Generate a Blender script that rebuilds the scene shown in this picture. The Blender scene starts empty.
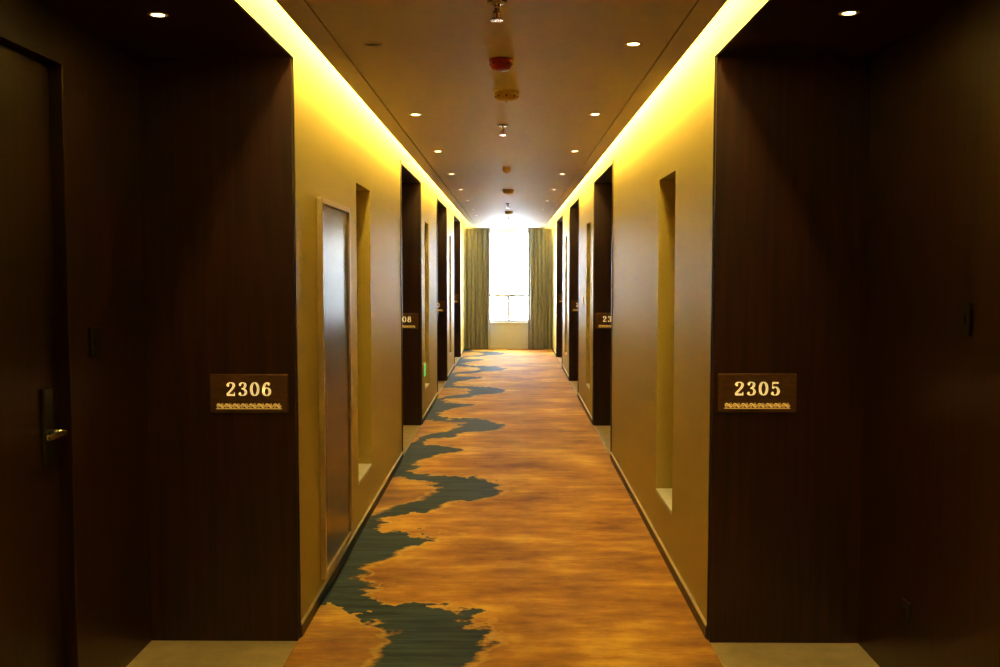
import bpy, bmesh, math, random
from mathutils import Vector, Matrix
random.seed(4)
S=bpy.context.scene
S.view_settings.view_transform='Standard'
S.view_settings.look='None'
S.view_settings.exposure=0.02
S.view_settings.gamma=0.88

# ---------------- materials ----------------
def newmat(name):
    m=bpy.data.materials.new(name); m.use_nodes=True
    nt=m.node_tree; b=nt.nodes['Principled BSDF']
    return m,nt,b
def simple(name,col,rough=.5,metal=0,emit=None,es=0,spec=None):
    m,nt,b=newmat(name)
    n=nt.nodes.new('ShaderNodeTexNoise'); n.inputs['Scale'].default_value=35
    tc=nt.nodes.new('ShaderNodeTexCoord'); nt.links.new(tc.outputs['Object'],n.inputs['Vector'])
    mx=nt.nodes.new('ShaderNodeMix'); mx.data_type='RGBA'
    mx.inputs['A'].default_value=(*[c*.93 for c in col],1); mx.inputs['B'].default_value=(*[min(1,c*1.05) for c in col],1)
    nt.links.new(n.outputs['Fac'],mx.inputs['Factor']); nt.links.new(mx.outputs['Result'],b.inputs['Base Color'])
    b.inputs['Roughness'].default_value=rough; b.inputs['Metallic'].default_value=metal
    if spec is not None: b.inputs['Specular IOR Level'].default_value=spec
    if emit: b.inputs['Emission Color'].default_value=(*emit,1); b.inputs['Emission Strength'].default_value=es
    return m
def streaky(name,c1,c2,scale,rough,metal=0,bump=.1,bscale=None,spec=.5):
    m,nt,b=newmat(name)
    tc=nt.nodes.new('ShaderNodeTexCoord'); mp=nt.nodes.new('ShaderNodeMapping'); mp.inputs['Scale'].default_value=scale
    nt.links.new(tc.outputs['Object'],mp.inputs['Vector'])
    n=nt.nodes.new('ShaderNodeTexNoise'); n.inputs['Scale'].default_value=1; n.inputs['Detail'].default_value=6; n.inputs['Roughness'].default_value=.65
    nt.links.new(mp.outputs['Vector'],n.inputs['Vector'])
    cr=nt.nodes.new('ShaderNodeValToRGB'); cr.color_ramp.elements[0].position=.32; cr.color_ramp.elements[1].position=.68
    cr.color_ramp.elements[0].color=(*c1,1); cr.color_ramp.elements[1].color=(*c2,1)
    nt.links.new(n.outputs['Fac'],cr.inputs['Fac']); nt.links.new(cr.outputs['Color'],b.inputs['Base Color'])
    bp=nt.nodes.new('ShaderNodeBump'); bp.inputs['Strength'].default_value=bump; bp.inputs['Distance'].default_value=.002
    nt.links.new(n.outputs['Fac'],bp.inputs['Height']); nt.links.new(bp.outputs['Normal'],b.inputs['Normal'])
    b.inputs['Roughness'].default_value=rough; b.inputs['Metallic'].default_value=metal; b.inputs['Specular IOR Level'].default_value=spec
    return m

M_wall=streaky('gold_wallcovering',(.50,.415,.118),(.55,.46,.138),(60,60,260),.50,0,.08,spec=.35)
M_wood=streaky('dark_walnut_veneer',(.013,.0038,.0020),(.048,.0128,.0052),(30,30,1.3),.33,0,.05,spec=.5)
M_door=streaky('dark_door_veneer',(.011,.0034,.0018),(.036,.0100,.0042),(34,34,1.2),.32,0,.05,spec=.5)
M_ceil=simple('ceiling_paint',(.76,.68,.46),.62)
M_white=simple('cove_white_paint',(.80,.76,.58),.8)
M_stone=streaky('beige_stone',(.40,.32,.19),(.60,.49,.31),(5,5,5),.35,0,.02)
M_steel=streaky('brushed_bronze_steel',(.135,.100,.052),(.20,.150,.080),(6,6,260),.27,1,.04)
M_steelf=simple('steel_frame',(.60,.50,.32),.35,.8)
M_base=simple('skirting_dark',(.035,.022,.014),.4)
M_alu=simple('skirting_aluminium',(.62,.58,.50),.35,.7)
M_black=simple('black_plastic',(.012,.010,.009),.3)
M_plate=streaky('bronze_plate',(.12,.060,.018),(.18,.095,.030),(30,30,60),.38,.5,.03)
M_gold=simple('cream_gold_letters_glow',(.95,.82,.48),.35,.1,(1,.78,.36),.60)  # added emission makes the unlit digits read as brightly lit
M_goldd=simple('gold_filigree_glow',(.85,.60,.16),.3,.4,(1,.62,.14),.45)  # ornament is no lamp; its lit-gold look is partly added emission
M_curt=streaky('grey_curtain_cloth',(.27,.265,.27),(.38,.375,.38),(60,60,8),.9,0,.2,spec=.1)
M_win=simple('window_frame_white',(.72,.74,.76),.4)
M_endw=simple('pale_plaster',(.70,.72,.78),.7)
M_chrome=simple('chrome',(.70,.64,.52),.25,1)
M_red=simple('red_plastic',(.55,.035,.02),.35)
M_cream=simple('cream_plastic',(.80,.60,.12),.4)
M_led=simple('led_strip',(1,.8,.4),.5,0,(1,.755,.215),66)
M_lamp=simple('lamp_lens',(1,.9,.7),.5,0,(1,.88,.66),14)
M_green=simple('exit_green',(.02,.45,.12),.4,0,(.05,.9,.25),.8)

def glassmat():
    m=bpy.data.materials.new('window_glass'); m.use_nodes=True; nt=m.node_tree; nt.nodes.clear()
    o=nt.nodes.new('ShaderNodeOutputMaterial'); t=nt.nodes.new('ShaderNodeBsdfTransparent'); g=nt.nodes.new('ShaderNodeBsdfGlossy'); g.inputs['Roughness'].default_value=.02
    mx=nt.nodes.new('ShaderNodeMixShader'); mx.inputs[0].default_value=.06
    nt.links.new(t.outputs[0],mx.inputs[1]); nt.links.new(g.outputs[0],mx.inputs[2]); nt.links.new(mx.outputs[0],o.inputs[0]); return m
M_glass=glassmat()

def carpetmat():
    m,nt,b=newmat('carpet_gold_ink_pattern')
    N=nt.nodes.new; L=nt.links.new
    def math_(op,a,b_=None,clamp=False):
        n=N('ShaderNodeMath'); n.operation=op; n.use_clamp=clamp
        for i,v in enumerate((a,b_)):
            if v is None: continue
            if isinstance(v,(int,float)): n.inputs[i].default_value=v
            else: L(v,n.inputs[i])
        return n.outputs[0]
    def noise(scale,detail=4,rough=.6,off=(0,0,0)):
        mp=N('ShaderNodeMapping'); mp.inputs['Scale'].default_value=scale; mp.inputs['Location'].default_value=off
        L(tc.outputs['Object'],mp.inputs['Vector'])
        n=N('ShaderNodeTexNoise'); n.inputs['Scale'].default_value=1; n.inputs['Detail'].default_value=detail; n.inputs['Roughness'].default_value=rough
        L(mp.outputs['Vector'],n.inputs['Vector']); return n.outputs['Fac']
    tc=N('ShaderNodeTexCoord'); sp=N('ShaderNodeSeparateXYZ'); L(tc.outputs['Object'],sp.inputs[0])
    x=sp.outputs[0]; y=sp.outputs[1]
    n1=noise((4,5,1),5,.6); n2=noise((2.2,20,1),3,.6,(3,1,0)); n3=noise((10,11,1),2,.5,(7,2,0)); n4=noise((1.3,1.1,1),2,.5,(1,9,0))
    dx=math_('ADD',math_('MULTIPLY',math_('SUBTRACT',n1,.5),.36),math_('MULTIPLY',math_('SUBTRACT',n2,.5),.05))
    dx=math_('ADD',dx,math_('MULTIPLY',math_('SUBTRACT',n3,.5),.15))
    dx=math_('ADD',dx,math_('MULTIPLY',math_('SUBTRACT',n4,.5),.16))
    dy=math_('ADD',math_('MULTIPLY',math_('SUBTRACT',n1,.5),.35),math_('MULTIPLY',math_('SUBTRACT',n3,.5),.30))
    xx=math_('ADD',x,dx); yy=math_('ADD',y,dy)
    t=math_('FRACT',math_('DIVIDE',math_('SUBTRACT',yy,4.30-3.07*6),3.07))
    def curve(pts):
        n=N('ShaderNodeFloatCurve'); c=n.mapping.curves[0]
        c.points[0].location=(pts[0][0],pts[0][1]+1.2); c.points[1].location=(pts[-1][0],pts[-1][1]+1.2)
        for p in pts[1:-1]: c.points.new(p[0],p[1]+1.2)
        n.mapping.use_clip=False
        n.mapping.update(); L(t,n.inputs['Value']); return math_('SUBTRACT',n.outputs[0],1.2)
    R=curve([(0,-.04),(.06,-.06),(.127,-.15),(.173,-.30),(.205,-.66),(.25,-.74),(.365,-.76),(.446,-.64),(.50,-.56),(.56,-.40),(.61,-.50),(.645,-.78),(.74,-.80),(.79,-.52),(.87,-.44),(.91,-.19),(.965,-.06),(1,-.04)])
    Lc=curve([(0,-.50),(.08,-.55),(.14,-.75),(.2,-1.15),(.5,-1.18),(.6,-1.15),(.66,-.98),(.74,-.93),(.85,-.78),(.92,-.58),(1,-.50)])
    dR=math_('SUBTRACT',R,xx); dL=math_('SUBTRACT',xx,Lc)
    d=math_('MINIMUM',dR,dL)
    d=math_('ADD',d,math_('MULTIPLY',math_('SUBTRACT',noise((3,60,1),3,.7,(2,2,0)),.5),.06))
    mask=math_('MULTIPLY',d,36,True)
    rim=math_('SUBTRACT',1,math_('MULTIPLY',math_('ABSOLUTE',math_('ADD',d,.018)),42),True)
    rim=math_('MULTIPLY',rim,.40)
    halo=math_('SUBTRACT',1,math_('MULTIPLY',math_('ABSOLUTE',math_('ADD',d,.10)),4.5),True)
    g1=noise((2.2,7,1),6,.62,(0,4,0)); g2=noise((1.2,1.6,1),5,.6,(5,0,0)); g3=noise((9,60,1),3,.7); g4=noise((150,150,1),2,.5)
    g=math_('ADD',math_('MULTIPLY',g1,.34),math_('ADD',math_('MULTIPLY',g2,.50),math_('MULTIPLY',g3,.10)))
    g=math_('ADD',g,math_('MULTIPLY',g4,.06))
    g=math_('ADD',g,math_('MULTIPLY',halo,.045))
    cr=N('ShaderNodeValToRGB'); e=cr.color_ramp.elements
    e[0].position=.40; e[0].color=(.165,.060,.0065,1); e[1].position=.63; e[1].color=(.64,.40,.052,1)
    k=e.new(.52); k.color=(.39,.190,.018,1)
    L(g,cr.inputs['Fac'])
    crb=N('ShaderNodeValToRGB'); e=crb.color_ramp.elements
    e[0].position=.38; e[0].color=(.006,.019,.034,1); e[1].position=.68; e[1].color=(.040,.070,.075,1)
    L(noise((2,18,1),5,.7,(4,4,0)),crb.inputs['Fac'])
    mx=N('ShaderNodeMix'); mx.data_type='RGBA'; L(rim,mx.inputs['Factor']); L(cr.outputs[0],mx.inputs['A']); mx.inputs['B'].default_value=(.68,.50,.12,1)
    wash=math_('MULTIPLY',math_('MULTIPLY',math_('SUBTRACT',math_('SUBTRACT',R,xx),-.02),2.2,True),math_('MULTIPLY',math_('SUBTRACT',noise((1.6,9,1),5,.7,(9,9,0)),.40),3.0,True))
    mxw=N('ShaderNodeMix'); mxw.data_type='RGBA'; L(math_('MULTIPLY',wash,.75),mxw.inputs['Factor']); L(mx.outputs['Result'],mxw.inputs['A']); mxw.inputs['B'].default_value=(.13,.10,.03,1)
    mx2=N('ShaderNodeMix'); mx2.data_type='RGBA'; L(mask,mx2.inputs['Factor']); L(mxw.outputs['Result'],mx2.inputs['A']); L(crb.outputs[0],mx2.inputs['B'])
    L(mx2.outputs['Result'],b.inputs['Base Color'])
    b.inputs['Roughness'].default_value=.75; b.inputs['Specular IOR Level'].default_value=.25
    f=N('ShaderNodeTexNoise'); f.inputs['Scale'].default_value=220; L(tc.outputs['Object'],f.inputs['Vector'])
    bp=N('ShaderNodeBump'); bp.inputs['Strength'].default_value=.45; bp.inputs['Distance'].default_value=.003
    L(f.outputs['Fac'],bp.inputs['Height']); L(bp.outputs['Normal'],b.inputs['Normal'])
    return m
M_carpet=carpetmat()

# ---------------- mesh helpers ----------------
class MB:
    def __init__(s,name):
        s.name=name; s.bm=bmesh.new(); s.mats=[]
    def mi(s,m):
        if m not in s.mats: s.mats.append(m)
        return s.mats.index(m)
    def box(s,x0,x1,y0,y1,z0,z1,m,bev=0):
        x0,x1=sorted((x0,x1)); y0,y1=sorted((y0,y1)); z0,z1=sorted((z0,z1))
        r=bmesh.ops.create_cube(s.bm,size=1)
        for v in r['verts']:
            v.co=Vector(((x0+x1)/2+v.co.x*(x1-x0),(y0+y1)/2+v.co.y*(y1-y0),(z0+z1)/2+v.co.z*(z1-z0)))
        i=s.mi(m); fs=set(f for v in r['verts'] for f in v.link_faces)
        for f in fs: f.material_index=i
        if bev>0:
            es=set(e for v in r['verts'] for e in v.link_edges)
            rr=bmesh.ops.bevel(s.bm,geom=list(es),offset=bev,segments=2,affect='EDGES',profile=.5)
            for f in rr['faces']: f.material_index=i
        return s
    def lathe(s,prof,c,m,seg=24,axis='Z'):
        i=s.mi(m); rings=[]
        for r,h in prof:
            ring=[]
            for k in range(seg):
                a=2*math.pi*k/seg
                p=(r*math.cos(a),r*math.sin(a),h)
                if axis=='X': p=(h,r*math.cos(a),r*math.sin(a))
                if axis=='Y': p=(r*math.cos(a),h,r*math.sin(a))
                ring.append(s.bm.verts.new((c[0]+p[0],c[1]+p[1],c[2]+p[2])))
            rings.append(ring)
        for a,b in zip(rings,rings[1:]):
            for k in range(seg):
                f=s.bm.faces.new((a[k],a[(k+1)%seg],b[(k+1)%seg],b[k])); f.material_index=i; f.smooth=True
        for ring in (rings[0],rings[-1]):
            try:
                f=s.bm.faces.new(ring); f.material_index=i
            except Exception: pass
        return s
    def done(s,parent=None,name=None):
        bmesh.ops.recalc_face_normals(s.bm,faces=s.bm.faces[:])
        me=bpy.data.meshes.new(s.name); s.bm.to_mesh(me); s.bm.free()
        for m in s.mats: me.materials.append(m)
        o=bpy.data.objects.new(s.name,me); S.collection.objects.link(o)
        if parent: o.parent=parent
        return o

W=.917; Y0=-2.5; Y1=20.9; ZT=2.8; SOF=2.57; PAN=2.53; DX=1.575; OX=1.66
ALC=[(.9,4.38),(8.70,10.60),(12.95,14.9),(16.9,19.0)]
NL=[(6.17,6.78),(11.1,11.65),(15.6,16.1)]
NR=[(5.42,6.02),(11.1,11.65),(15.6,16.1)]
NZ0,NZ1,ND=.33,2.19,.16

def wall_side(name,sg,niches):
    w=MB(name)
    ys=[Y0]
    for a,b in ALC: ys+= [a,b]
    ys.append(Y1)
    for k in range(0,len(ys),2):
        a,b=ys[k],ys[k+1]; cur=a
        for n0,n1 in niches:
            if a<n0<b:
                w.box(sg*W,sg*OX,cur,n0,0,ZT,M_wall)
                w.box(sg*W,sg*OX,n0,n1,0,NZ0-.02,M_wall)
                w.box(sg*W,sg*OX,n0,n1,NZ1,ZT,M_wall)
                w.box(sg*(W+ND),sg*OX,n0,n1,NZ0-.02,NZ1,M_wall)
                w.box(sg*W,sg*(W+ND),n0,n1,NZ0-.02,NZ0,M_endw)
                cur=n1
        w.box(sg*W,sg*OX,cur,b,0,ZT,M_wall)
    for a,b in ALC: w.box(sg*W,sg*OX,a,b,SOF+.015,ZT,M_wall)
    w.box(sg*OX,sg*(OX+.1),Y0,Y1,0,ZT,M_wall)
    return w.done()
wall_side('wall_left',-1,NL); wall_side('wall_right',1,NR)

MB('floor').box(-1.76,1.76,Y0-.1,Y1+.2,-.1,0,M_stone).done()
MB('carpet_runner').box(-W+.001,W-.001,Y0+.001,Y1-.001,0,.008,M_carpet).done()
c=MB('ceiling')
c.box(-1.76,1.76,Y0-.1,Y1+.2,ZT,ZT+.1,M_white)
P=.735
c.box(-P,P,Y0,Y1,PAN+.008,PAN+.05,M_ceil)
c.box(-.635,.635,Y0,Y1,PAN,PAN+.008,M_ceil)
for s_ in (-1,1): c.box(s_*.643,s_*P,Y0,Y1,PAN,PAN+.008,M_ceil)
c.box(-.6,.6,Y0,Y1,PAN+.05,ZT,M_white)
c.done()
for s_,nm in ((-1,'left'),(1,'right')):
    MB('cove_light_strip').box(s_*.785,s_*.815,Y0+.02,Y1-.02,ZT-.03,ZT-.001,M_led).done()

WX=.62; WZ0,WZ1=.57,2.46
e=MB('wall_front')
e.box(-1.76,-WX,Y1,Y1+.2,0,ZT,M_endw).box(WX,1.76,Y1,Y1+.2,0,ZT,M_endw)
e.box(-WX,WX,Y1,Y1+.2,0,WZ0,M_endw).box(-WX,WX,Y1,Y1+.2,WZ1,ZT,M_endw)
e.done()
MB('wall_back').box(-1.76,1.76,Y0-.1,Y0,0,ZT,M_wall).done()
wn=MB('window_1'); fy0,fy1=Y1+.04,Y1+.10; t=.045
wn.box(-WX,-WX+t,fy0,fy1,WZ0,WZ1,M_win,.004).box(WX-t,WX,fy0,fy1,WZ0,WZ1,M_win,.004)
wn.box(-WX+t,WX-t,fy0,fy1,WZ0,WZ0+t,M_win).box(-WX+t,WX-t,fy0,fy1,WZ1-t,WZ1,M_win)
wn.box(-WX+t,WX-t,fy0,fy1,1.09,1.155,M_win)
wn.box(-.025,.025,fy0,fy1,WZ0+t,1.09,M_win)
wn.box(-WX+t,WX-t,fy0+.028,fy0+.034,WZ0+t,WZ1-t,M_glass)
wn.box(-WX,WX,Y1-.03,Y1+.04,WZ0-.03,WZ0,M_win,.004)
wn.done()

def curtain(x0,x1,folds):
    b=MB('curtain'); i=b.mi(M_curt); nx=folds*14; nz=14; yb=Y1-.16
    def P_(u,v,off):
        x=x0+(x1-x0)*u; ph=2*math.pi*folds*u
        amp=.045*(.7+.3*(1-v))
        return (x+.008*math.sin(ph*.5+v*3), yb+amp*math.sin(ph+.5*math.sin(v*4+u*7))+.012*math.sin(ph*2.3)+off, .012+v*2.49)
    for off in (0,.006):
        g=[[b.bm.verts.new(P_(a/nx,c_/nz,off)) for a in range(nx+1)] for c_ in range(nz+1)]
        for c_ in range(nz):
            for a in range(nx):
                f=b.bm.faces.new((g[c_][a],g[c_][a+1],g[c_+1][a+1],g[c_+1][a])); f.smooth=True; f.material_index=i
    b.box(x0,x1,yb-.012,yb+.012,PAN-.03,PAN-.003,M_curt)
    return b.done()
curtain(-.895,-.39,6); curtain(.40,.895,6)

def panelling(sg,a,b,d0,d1,dh=2.43):
    p=MB('wood_wall_panelling'); T=.015
    p.box(sg*W,sg*DX,b-T,b,0,SOF,M_wood)
    p.box(sg*W,sg*DX,a,a+T,0,SOF,M_wood)
    p.box(sg*(W+.001),sg*OX,a,b,SOF,SOF+T,M_wood)
    p.box(sg*DX,sg*OX,d1,b,0,SOF,M_wood)
    p.box(sg*DX,sg*OX,a,d0,0,SOF,M_wood)
    p.box(sg*DX,sg*OX,d0,d1,dh,SOF,M_wood)
    p.done()
def door(n,sg,d0,d1,dh=2.43):
    d=MB('door_%d'%n)
    fx0,fx1=DX-.008,OX-.002; f=.045
    d.box(sg*fx0,sg*fx1,d0+.001,d0+f,.001,dh-.001,M_door,.003).box(sg*fx0,sg*fx1,d1-f,d1-.001,.001,dh-.001,M_door,.003)
    d.box(sg*fx0,sg*fx1,d0+f,d1-f,dh-f,dh-.001,M_door)
    d.box(sg*(OX-.045),sg*(OX-.003),d0+f+.002,d1-f-.002,.006,dh-f-.003,M_door,.002)
    hy=d1-f-.10; xf=OX-.045
    d.box(sg*(xf-.014),sg*xf,hy-.035,hy+.035,.96,1.24,M_black,.005)
    c0=-(xf-.014) if sg<0 else (xf-.014)-.05
    d.lathe([(.012,0),(.012,.05)],(c0,hy,1.08),M_chrome,16,'X')
    d.box(sg*(xf-.072),sg*(xf-.054),hy-.13,hy+.012,1.07,1.09,M_chrome,.006)
    pc=-(xf) if sg<0 else xf-.006
    d.lathe([(.012,0),(.012,.006)],(pc,(d0+d1)/2,1.55),M_chrome,16,'X')
    d.done()
n=1
for k,(a,b) in enumerate(ALC):
    for sg in (-1,1):
        if k==0: d1=b-.74 if sg<0 else b-1.25
        else: d1=b-.86
        d0=max(a+.05,d1-.95)
        panelling(sg,a,b,d0,d1); door(n,sg,d0,d1); n+=1
        q=MB('doorbell_plate'); y_=b-.56 if sg<0 else b-.98; zc=1.38 if sg<0 else 1.49
        if k>0: y_=b-.5
        q.box(sg*(DX-.010),sg*(DX-.0003),y_-.04,y_+.04,zc-.055,zc+.055,M_black,.003)
        q.box(sg*(DX-.014),sg*(DX-.010),y_-.012,y_+.012,zc-.015,zc+.015,M_black,.001)
        q.done()
        if sg>0:
            q=MB('power_socket'); y_=b-.55
            q.box(sg*(DX-.008),sg*(DX-.0003),y_-.04,y_+.04,.29,.37,M_black,.003)
            q.box(sg*(DX-.011),sg*(DX-.008),y_-.02,y_+.02,.31,.35,M_base,.001); q.done()
tn=1
for k,(a,b) in enumerate(ALC):
    for sg in (-1,1):
        q=MB('trim_%d'%tn); tn+=1; x0,x1=sg*(W-.008),sg*(W-.0005)
        if k>0:
            q.box(x0,x1,a-.035,a-.001,0.008,SOF+.035,M_base)
        q.box(x0,x1,b,b+.012,0.008,SOF+.02,M_base)
        q.box(x0,x1,a,b,SOF+.002,SOF+.022,M_base)
        q.done()
ys=[Y0]
for a,b in ALC: ys+=[a-.036,b+.013]
ys.append(Y1-.25)
for sg,nm in ((-1,'left'),(1,'right')):
    q=MB('baseboard_'+nm)
    for k in range(0,len(ys),2):
        q.box(sg*(W-.012),sg*(W-.0005),ys[k],ys[k+1],.008,.062,M_base)
        q.box(sg*(W-.014),sg*(W-.0005),ys[k],ys[k+1],.062,.070,M_alu)
    q.done()

h=MB('fire_hose_cabinet'); xa=-W+.0005; y0,y1,z0,z1=4.90,5.76,.11,2.01
fr=.028
h.box(xa,xa+.028,y0,y0+fr,z0,z1,M_steelf,.003).box(xa,xa+.028,y1-fr,y1,z0,z1,M_steelf,.003)
h.box(xa,xa+.028,y0+fr,y1-fr,z0,z0+fr,M_steelf).box(xa,xa+.028,y0+fr,y1-fr,z1-fr,z1,M_steelf)
h.box(xa,xa+.018,y0+fr+.003,y1-fr-.003,z0+fr+.003,z1-fr-.003,M_steel,.002)
h.box(xa+.018,xa+.022,y0+.05,y0+.07,1.02,1.12,M_steelf,.0015)
h.done()

q=MB('exit_sign'); q.box(-W+.0005,-W+.015,10.75,11.01,.49,.64,M_steelf,.003); q.box(-W+.015,-W+.018,10.765,10.995,.505,.625,M_green)
q.box(-W+.018,-W+.0195,10.80,10.87,.55,.58,M_win); q.box(-W+.018,-W+.0195,10.89,10.95,.53,.60,M_win); q.done()
q=MB('light_switch'); q.box(W-.01,W-.0005,12.1,12.19,1.25,1.34,M_cream,.003); q.box(W-.014,W-.01,12.125,12.165,1.27,1.32,M_cream,.002); q.done()

# ---------------- room number signs ----------------
def crom(pts,n=10,closed=False):
    P=[Vector(p) for p in pts]; out=[]
    m=len(P); rng=range(m) if closed else range(m-1)
    for i in rng:
        if closed: p0,p1,p2,p3=P[i-1],P[i],P[(i+1)%m],P[(i+2)%m]
        else: p0=P[max(i-1,0)];p1=P[i];p2=P[i+1];p3=P[min(i+2,m-1)]
        for k in range(n):
            t=k/n
            out.append(.5*((2*p1)+(-p0+p2)*t+(2*p0-5*p1+4*p2-p3)*t*t+(-p0+3*p1-3*p2+p3)*t**3))
    if not closed: out.append(P[-1])
    return out
def ell(cx,cz,rx,rz,n=36): return [Vector((cx+rx*math.cos(2*math.pi*i/n),cz+rz*math.sin(2*math.pi*i/n))) for i in range(n)]
TH,TN=.075,.026
DIG={
'0':[('c',ell(.31,.5,.215,.47))],
'2':[('o',crom([(.10,.74),(.16,.90),(.30,.97),(.46,.89),(.49,.72),(.38,.50),(.20,.27),(.08,.10)])),('b',(.06,.0,.54,.13)),('b',(.50,.0,.55,.25)),('d',(.145,.74,.075))],
'3':[('o',crom([(.12,.80),(.20,.93),(.30,.97),(.44,.90),(.46,.74),(.38,.58),(.24,.53)])),('o',crom([(.24,.53),(.42,.47),(.50,.27),(.42,.08),(.28,.03),(.15,.08),(.09,.2)])),('d',(.145,.79,.07)),('d',(.14,.2,.07))],
'5':[('b',(.13,.86,.49,.98)),('b',(.115,.5,.15,.96)),('o',crom([(.13,.52),(.24,.61),(.38,.58),(.50,.33),(.42,.08),(.27,.03),(.14,.08),(.09,.2)])),('d',(.14,.2,.07))],
'6':[('c',ell(.31,.31,.20,.28)),('o',crom([(.115,.32),(.13,.62),(.22,.87),(.36,.97),(.48,.86)])),('d',(.44,.83,.065))],
'8':[('c',ell(.31,.27,.20,.25)),('c',ell(.31,.74,.165,.22))],
'7':[('b',(.08,.85,.52,.98)),('o',[Vector((.50,.86)),Vector((.34,.45)),Vector((.28,.02))])],
'9':[('c',ell(.31,.69,.20,.28)),('o',crom([(.505,.68),(.49,.38),(.40,.13),(.26,.03),(.14,.14)])),('d',(.18,.17,.065))],
'1':[('b',(.25,.03,.38,.97)),('b',(.12,.0,.51,.05)),('b',(.14,.80,.26,.87))],
}
def sign(num,xc,yf,zc=1.114):
    root=bpy.data.objects.new('room_number_sign',None); S.collection.objects.link(root); root.location=(xc,yf,zc)
    b=MB('plate'); b.box(-.172,.172,-.014,-.0005,-.085,.085,M_plate,.004); b.done(root)
    g=MB('digits'); gi=g.mi(M_gold); H=.060; yb=-.0145; yt=-.018
    wtot=4*.62+3*.12; sx=H*1.18; x=-wtot*sx/2; zb=-.010
    for ch in num:
        for kind,dat in DIG[ch]:
            if kind=='b':
                g.box(x+dat[0]*sx,x+dat[2]*sx,yb,yt,zb+dat[1]*H,zb+dat[3]*H,M_gold)
            elif kind=='d':
                g.lathe([(dat[2]*H,0),(dat[2]*H,-.0035)],(x+dat[0]*sx,yb,zb+dat[1]*H),M_gold,14,'Y')
            else:
                pts=dat; n_=len(pts); cl=kind=='c'; Ls=[];Rs=[]
                for i,p in enumerate(pts):
                    q0=pts[i-1] if (cl or i>0) else pts[i]; q1=pts[(i+1)%n_] if (cl or i<n_-1) else pts[i]
                    d=(q1-q0).normalized(); nn=Vector((-d.y,d.x)); w=TN+(TH-TN)*abs(d.y)**1.3
                    Ls.append(p+nn*w); Rs.append(p-nn*w)
                def mk(p,yy): return g.bm.verts.new((x+p.x*sx,yy,zb+p.y*H))
                A=[mk(p,yt) for p in Ls]; B=[mk(p,yt) for p in Rs]; A2=[mk(p,yb) for p in Ls]; B2=[mk(p,yb) for p in Rs]
                for i in range(n_ if cl else n_-1):
                    j=(i+1)%n_
                    for quad in ((A[i],A[j],B[j],B[i]),(A[i],A2[i],A2[j],A[j]),(B[i],B[j],B2[j],B2[i])):
                        f=g.bm.faces.new(quad); f.material_index=gi
        x+=(.62+.12)*sx
    g.done(root)
    o=MB('filigree'); oi=o.mi(M_goldd)
    def ribbon(pts,w):
        n_=len(pts); A=[];B=[]
        for i,p in enumerate(pts):
            d=(pts[min(i+1,n_-1)]-pts[max(i-1,0)]).normalized(); nn=Vector((-d.y,d.x))*w*(.5+.5*math.sin(math.pi*i/(n_-1)))
            A.append(o.bm.verts.new((p.x+nn.x,yt,p.y+nn.y))); B.append(o.bm.verts.new((p.x-nn.x,yt,p.y-nn.y)))
        for i in range(n_-1):
            f=o.bm.faces.new((A[i],A[i+1],B[i+1],B[i])); f.material_index=oi
    NU=8; uw=.285/NU
    wave=[Vector((-.1425+.285*i/160,-.053+.008*math.sin(2*math.pi*NU*i/160/1.0))) for i in range(161)]
    for i in range(0,160,20): ribbon(wave[i:i+21],.0030)
    for u in range(NU):
        for hh,sg2 in ((.25,-1),(.75,1)):
            cx=-.1425+uw*(u+hh)
            sp=[Vector((cx+(.0065-.005*t_)*math.cos(sg2*(t_*7+1.2)),-.053+sg2*.004+(.0065-.005*t_)*math.sin(sg2*(t_*7+1.2)))) for t_ in [i/18 for i in range(19)]]
            ribbon(sp,.0018)
            o.lathe([(.0030,0),(.0030,-.003)],(cx,yb,-.053-sg2*.007),M_goldd,8,'Y')
    o.box(-.145,.145,yb,yt,-.0680,-.0655,M_goldd)
    o.done(root)
nums=[('2306','2305'),('2308','2307'),('2310','2309'),('2312','2311')]
for k,(a,b) in enumerate(ALC):
    sign(nums[k][0],-1.117,b-.015); sign(nums[k][1],1.108,b-.015,1.119)

# ---------------- ceiling fittings ----------------
def downlight(x,y,z,on=True,power=14,size=75):
    r=bpy.data.objects.new('recessed_downlight',None); S.collection.objects.link(r); r.location=(x,y,z)
    b=MB('trim_ring'); b.lathe([(.026,-.0005),(.036,-.0005),(.035,-.003),(.027,-.004),(.025,-.002)],(0,0,0),M_ceil,28); b.done(r)
    l=MB('lens'); l.lathe([(.022,-.001),(.022,-.002)],(0,0,0),M_lamp if on else M_ceil,24); l.done(r)
    if on:
        L=bpy.data.lights.new('spot','SPOT'); L.energy=power; L.spot_size=math.radians(size); L.spot_blend=.9; L.color=(1,.77,.36); L.shadow_soft_size=.025
        o=bpy.data.objects.new('spot',L); S.collection.objects.link(o); o.parent=r; o.location=(0,0,-.012)
for i in range(-3,10):
    y=3.94+1.75*i
    if y>Y1-.8: continue
    for sx_ in (-1,1):
        downlight(sx_*.505,y,PAN,on=not(i==0 and sx_<0),power=16,size=80)
for k,(a,b) in enumerate(ALC):
    for sg in (-1,1): downlight(sg*1.235,b-.74,SOF,power=6,size=100)

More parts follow.
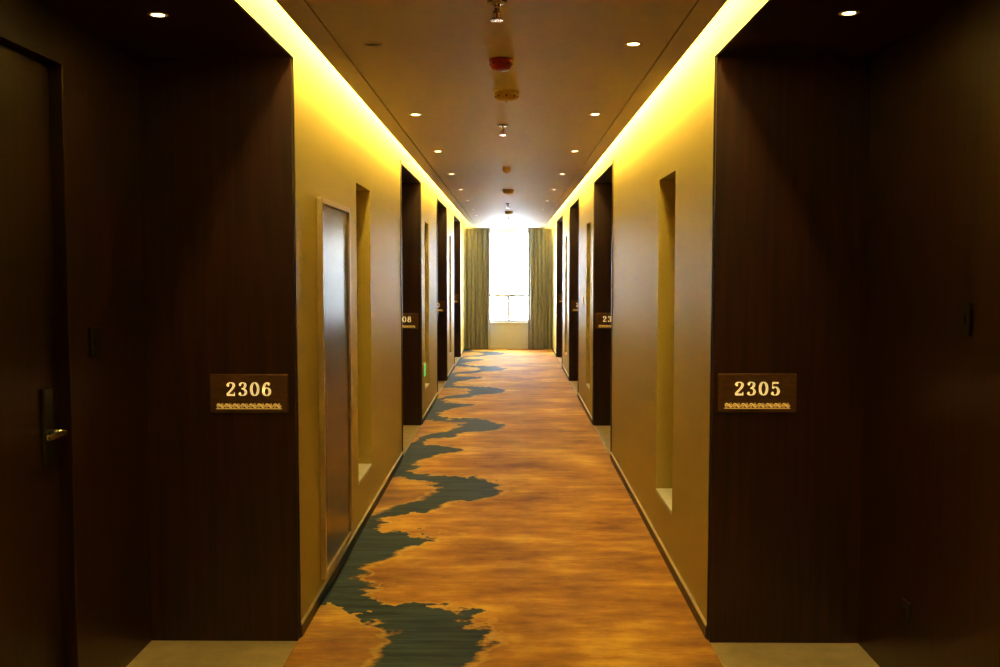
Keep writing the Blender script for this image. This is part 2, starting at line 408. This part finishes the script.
def sprinkler(x,y):
    b=MB('sprinkler_head'); z=PAN-.0005
    b.lathe([(.034,0),(.034,-.004),(.026,-.008),(.009,-.009),(.009,-.03),(.012,-.031),(.012,-.036),(.004,-.038)],(x,y,z),M_chrome,20)
    b.box(x-.014,x-.011,y-.002,y+.002,z-.06,z-.034,M_chrome).box(x+.011,x+.014,y-.002,y+.002,z-.06,z-.034,M_chrome)
    b.lathe([(.003,-.036),(.003,-.058)],(x,y,z),M_red,10)
    b.lathe([(.020,-.058),(.022,-.061),(.020,-.063)],(x,y,z),M_chrome,20); b.done()
def detector(x,y,m,nm='smoke_detector',s=1):
    b=MB(nm); z=PAN-.0005
    b.lathe([(.055*s,0),(.057*s,-.008),(.052*s,-.014),(.050*s,-.02),(.050*s,-.03),(.040*s,-.042),(.018*s,-.047),(.008*s,-.048)],(x,y,z),m,28)
    for k in range(8):
        a=math.pi*2*k/8; cx=x+.049*s*math.cos(a); cy=y+.049*s*math.sin(a)
        b.box(cx-.004,cx+.004,cy-.004,cy+.004,z-.027*s,z-.020*s,M_base)
    b.lathe([(.004,-.048),(.004,-.052)],(x,y,z),M_red,8); b.done()
for y in (3.32,6.1,13.2,16.6): sprinkler(-.015 if y<7 else 0,y)
detector(-.01,4.22,M_red,'fire_alarm_sounder',.9)
for y in (4.98,11.0,15.0): detector(.01,y,M_cream,'smoke_detector',1.1)
detector(.0,8.6,M_cream,'smoke_detector',.6)

w=bpy.data.worlds.new('daylight'); S.world=w; w.use_nodes=True
bg=w.node_tree.nodes['Background']
tcw=w.node_tree.nodes.new('ShaderNodeTexCoord'); spw=w.node_tree.nodes.new('ShaderNodeSeparateXYZ'); rw=w.node_tree.nodes.new('ShaderNodeValToRGB')
w.node_tree.links.new(tcw.outputs['Generated'],spw.inputs[0]); w.node_tree.links.new(spw.outputs[2],rw.inputs['Fac'])
rw.color_ramp.elements[0].position=0; rw.color_ramp.elements[0].color=(.62,.74,.85,1); rw.color_ramp.elements[1].position=.03; rw.color_ramp.elements[1].color=(.88,.95,1,1)
w.node_tree.links.new(rw.outputs['Color'],bg.inputs['Color']); bg.inputs['Strength'].default_value=42

cam=bpy.data.cameras.new('camera'); co=bpy.data.objects.new('camera',cam); S.collection.objects.link(co)
cam.lens=36; cam.sensor_width=36; cam.clip_start=.05
co.location=(.028,0,1.655); co.rotation_euler=(math.radians(90-3.63),0,math.radians(.57))
S.camera=co
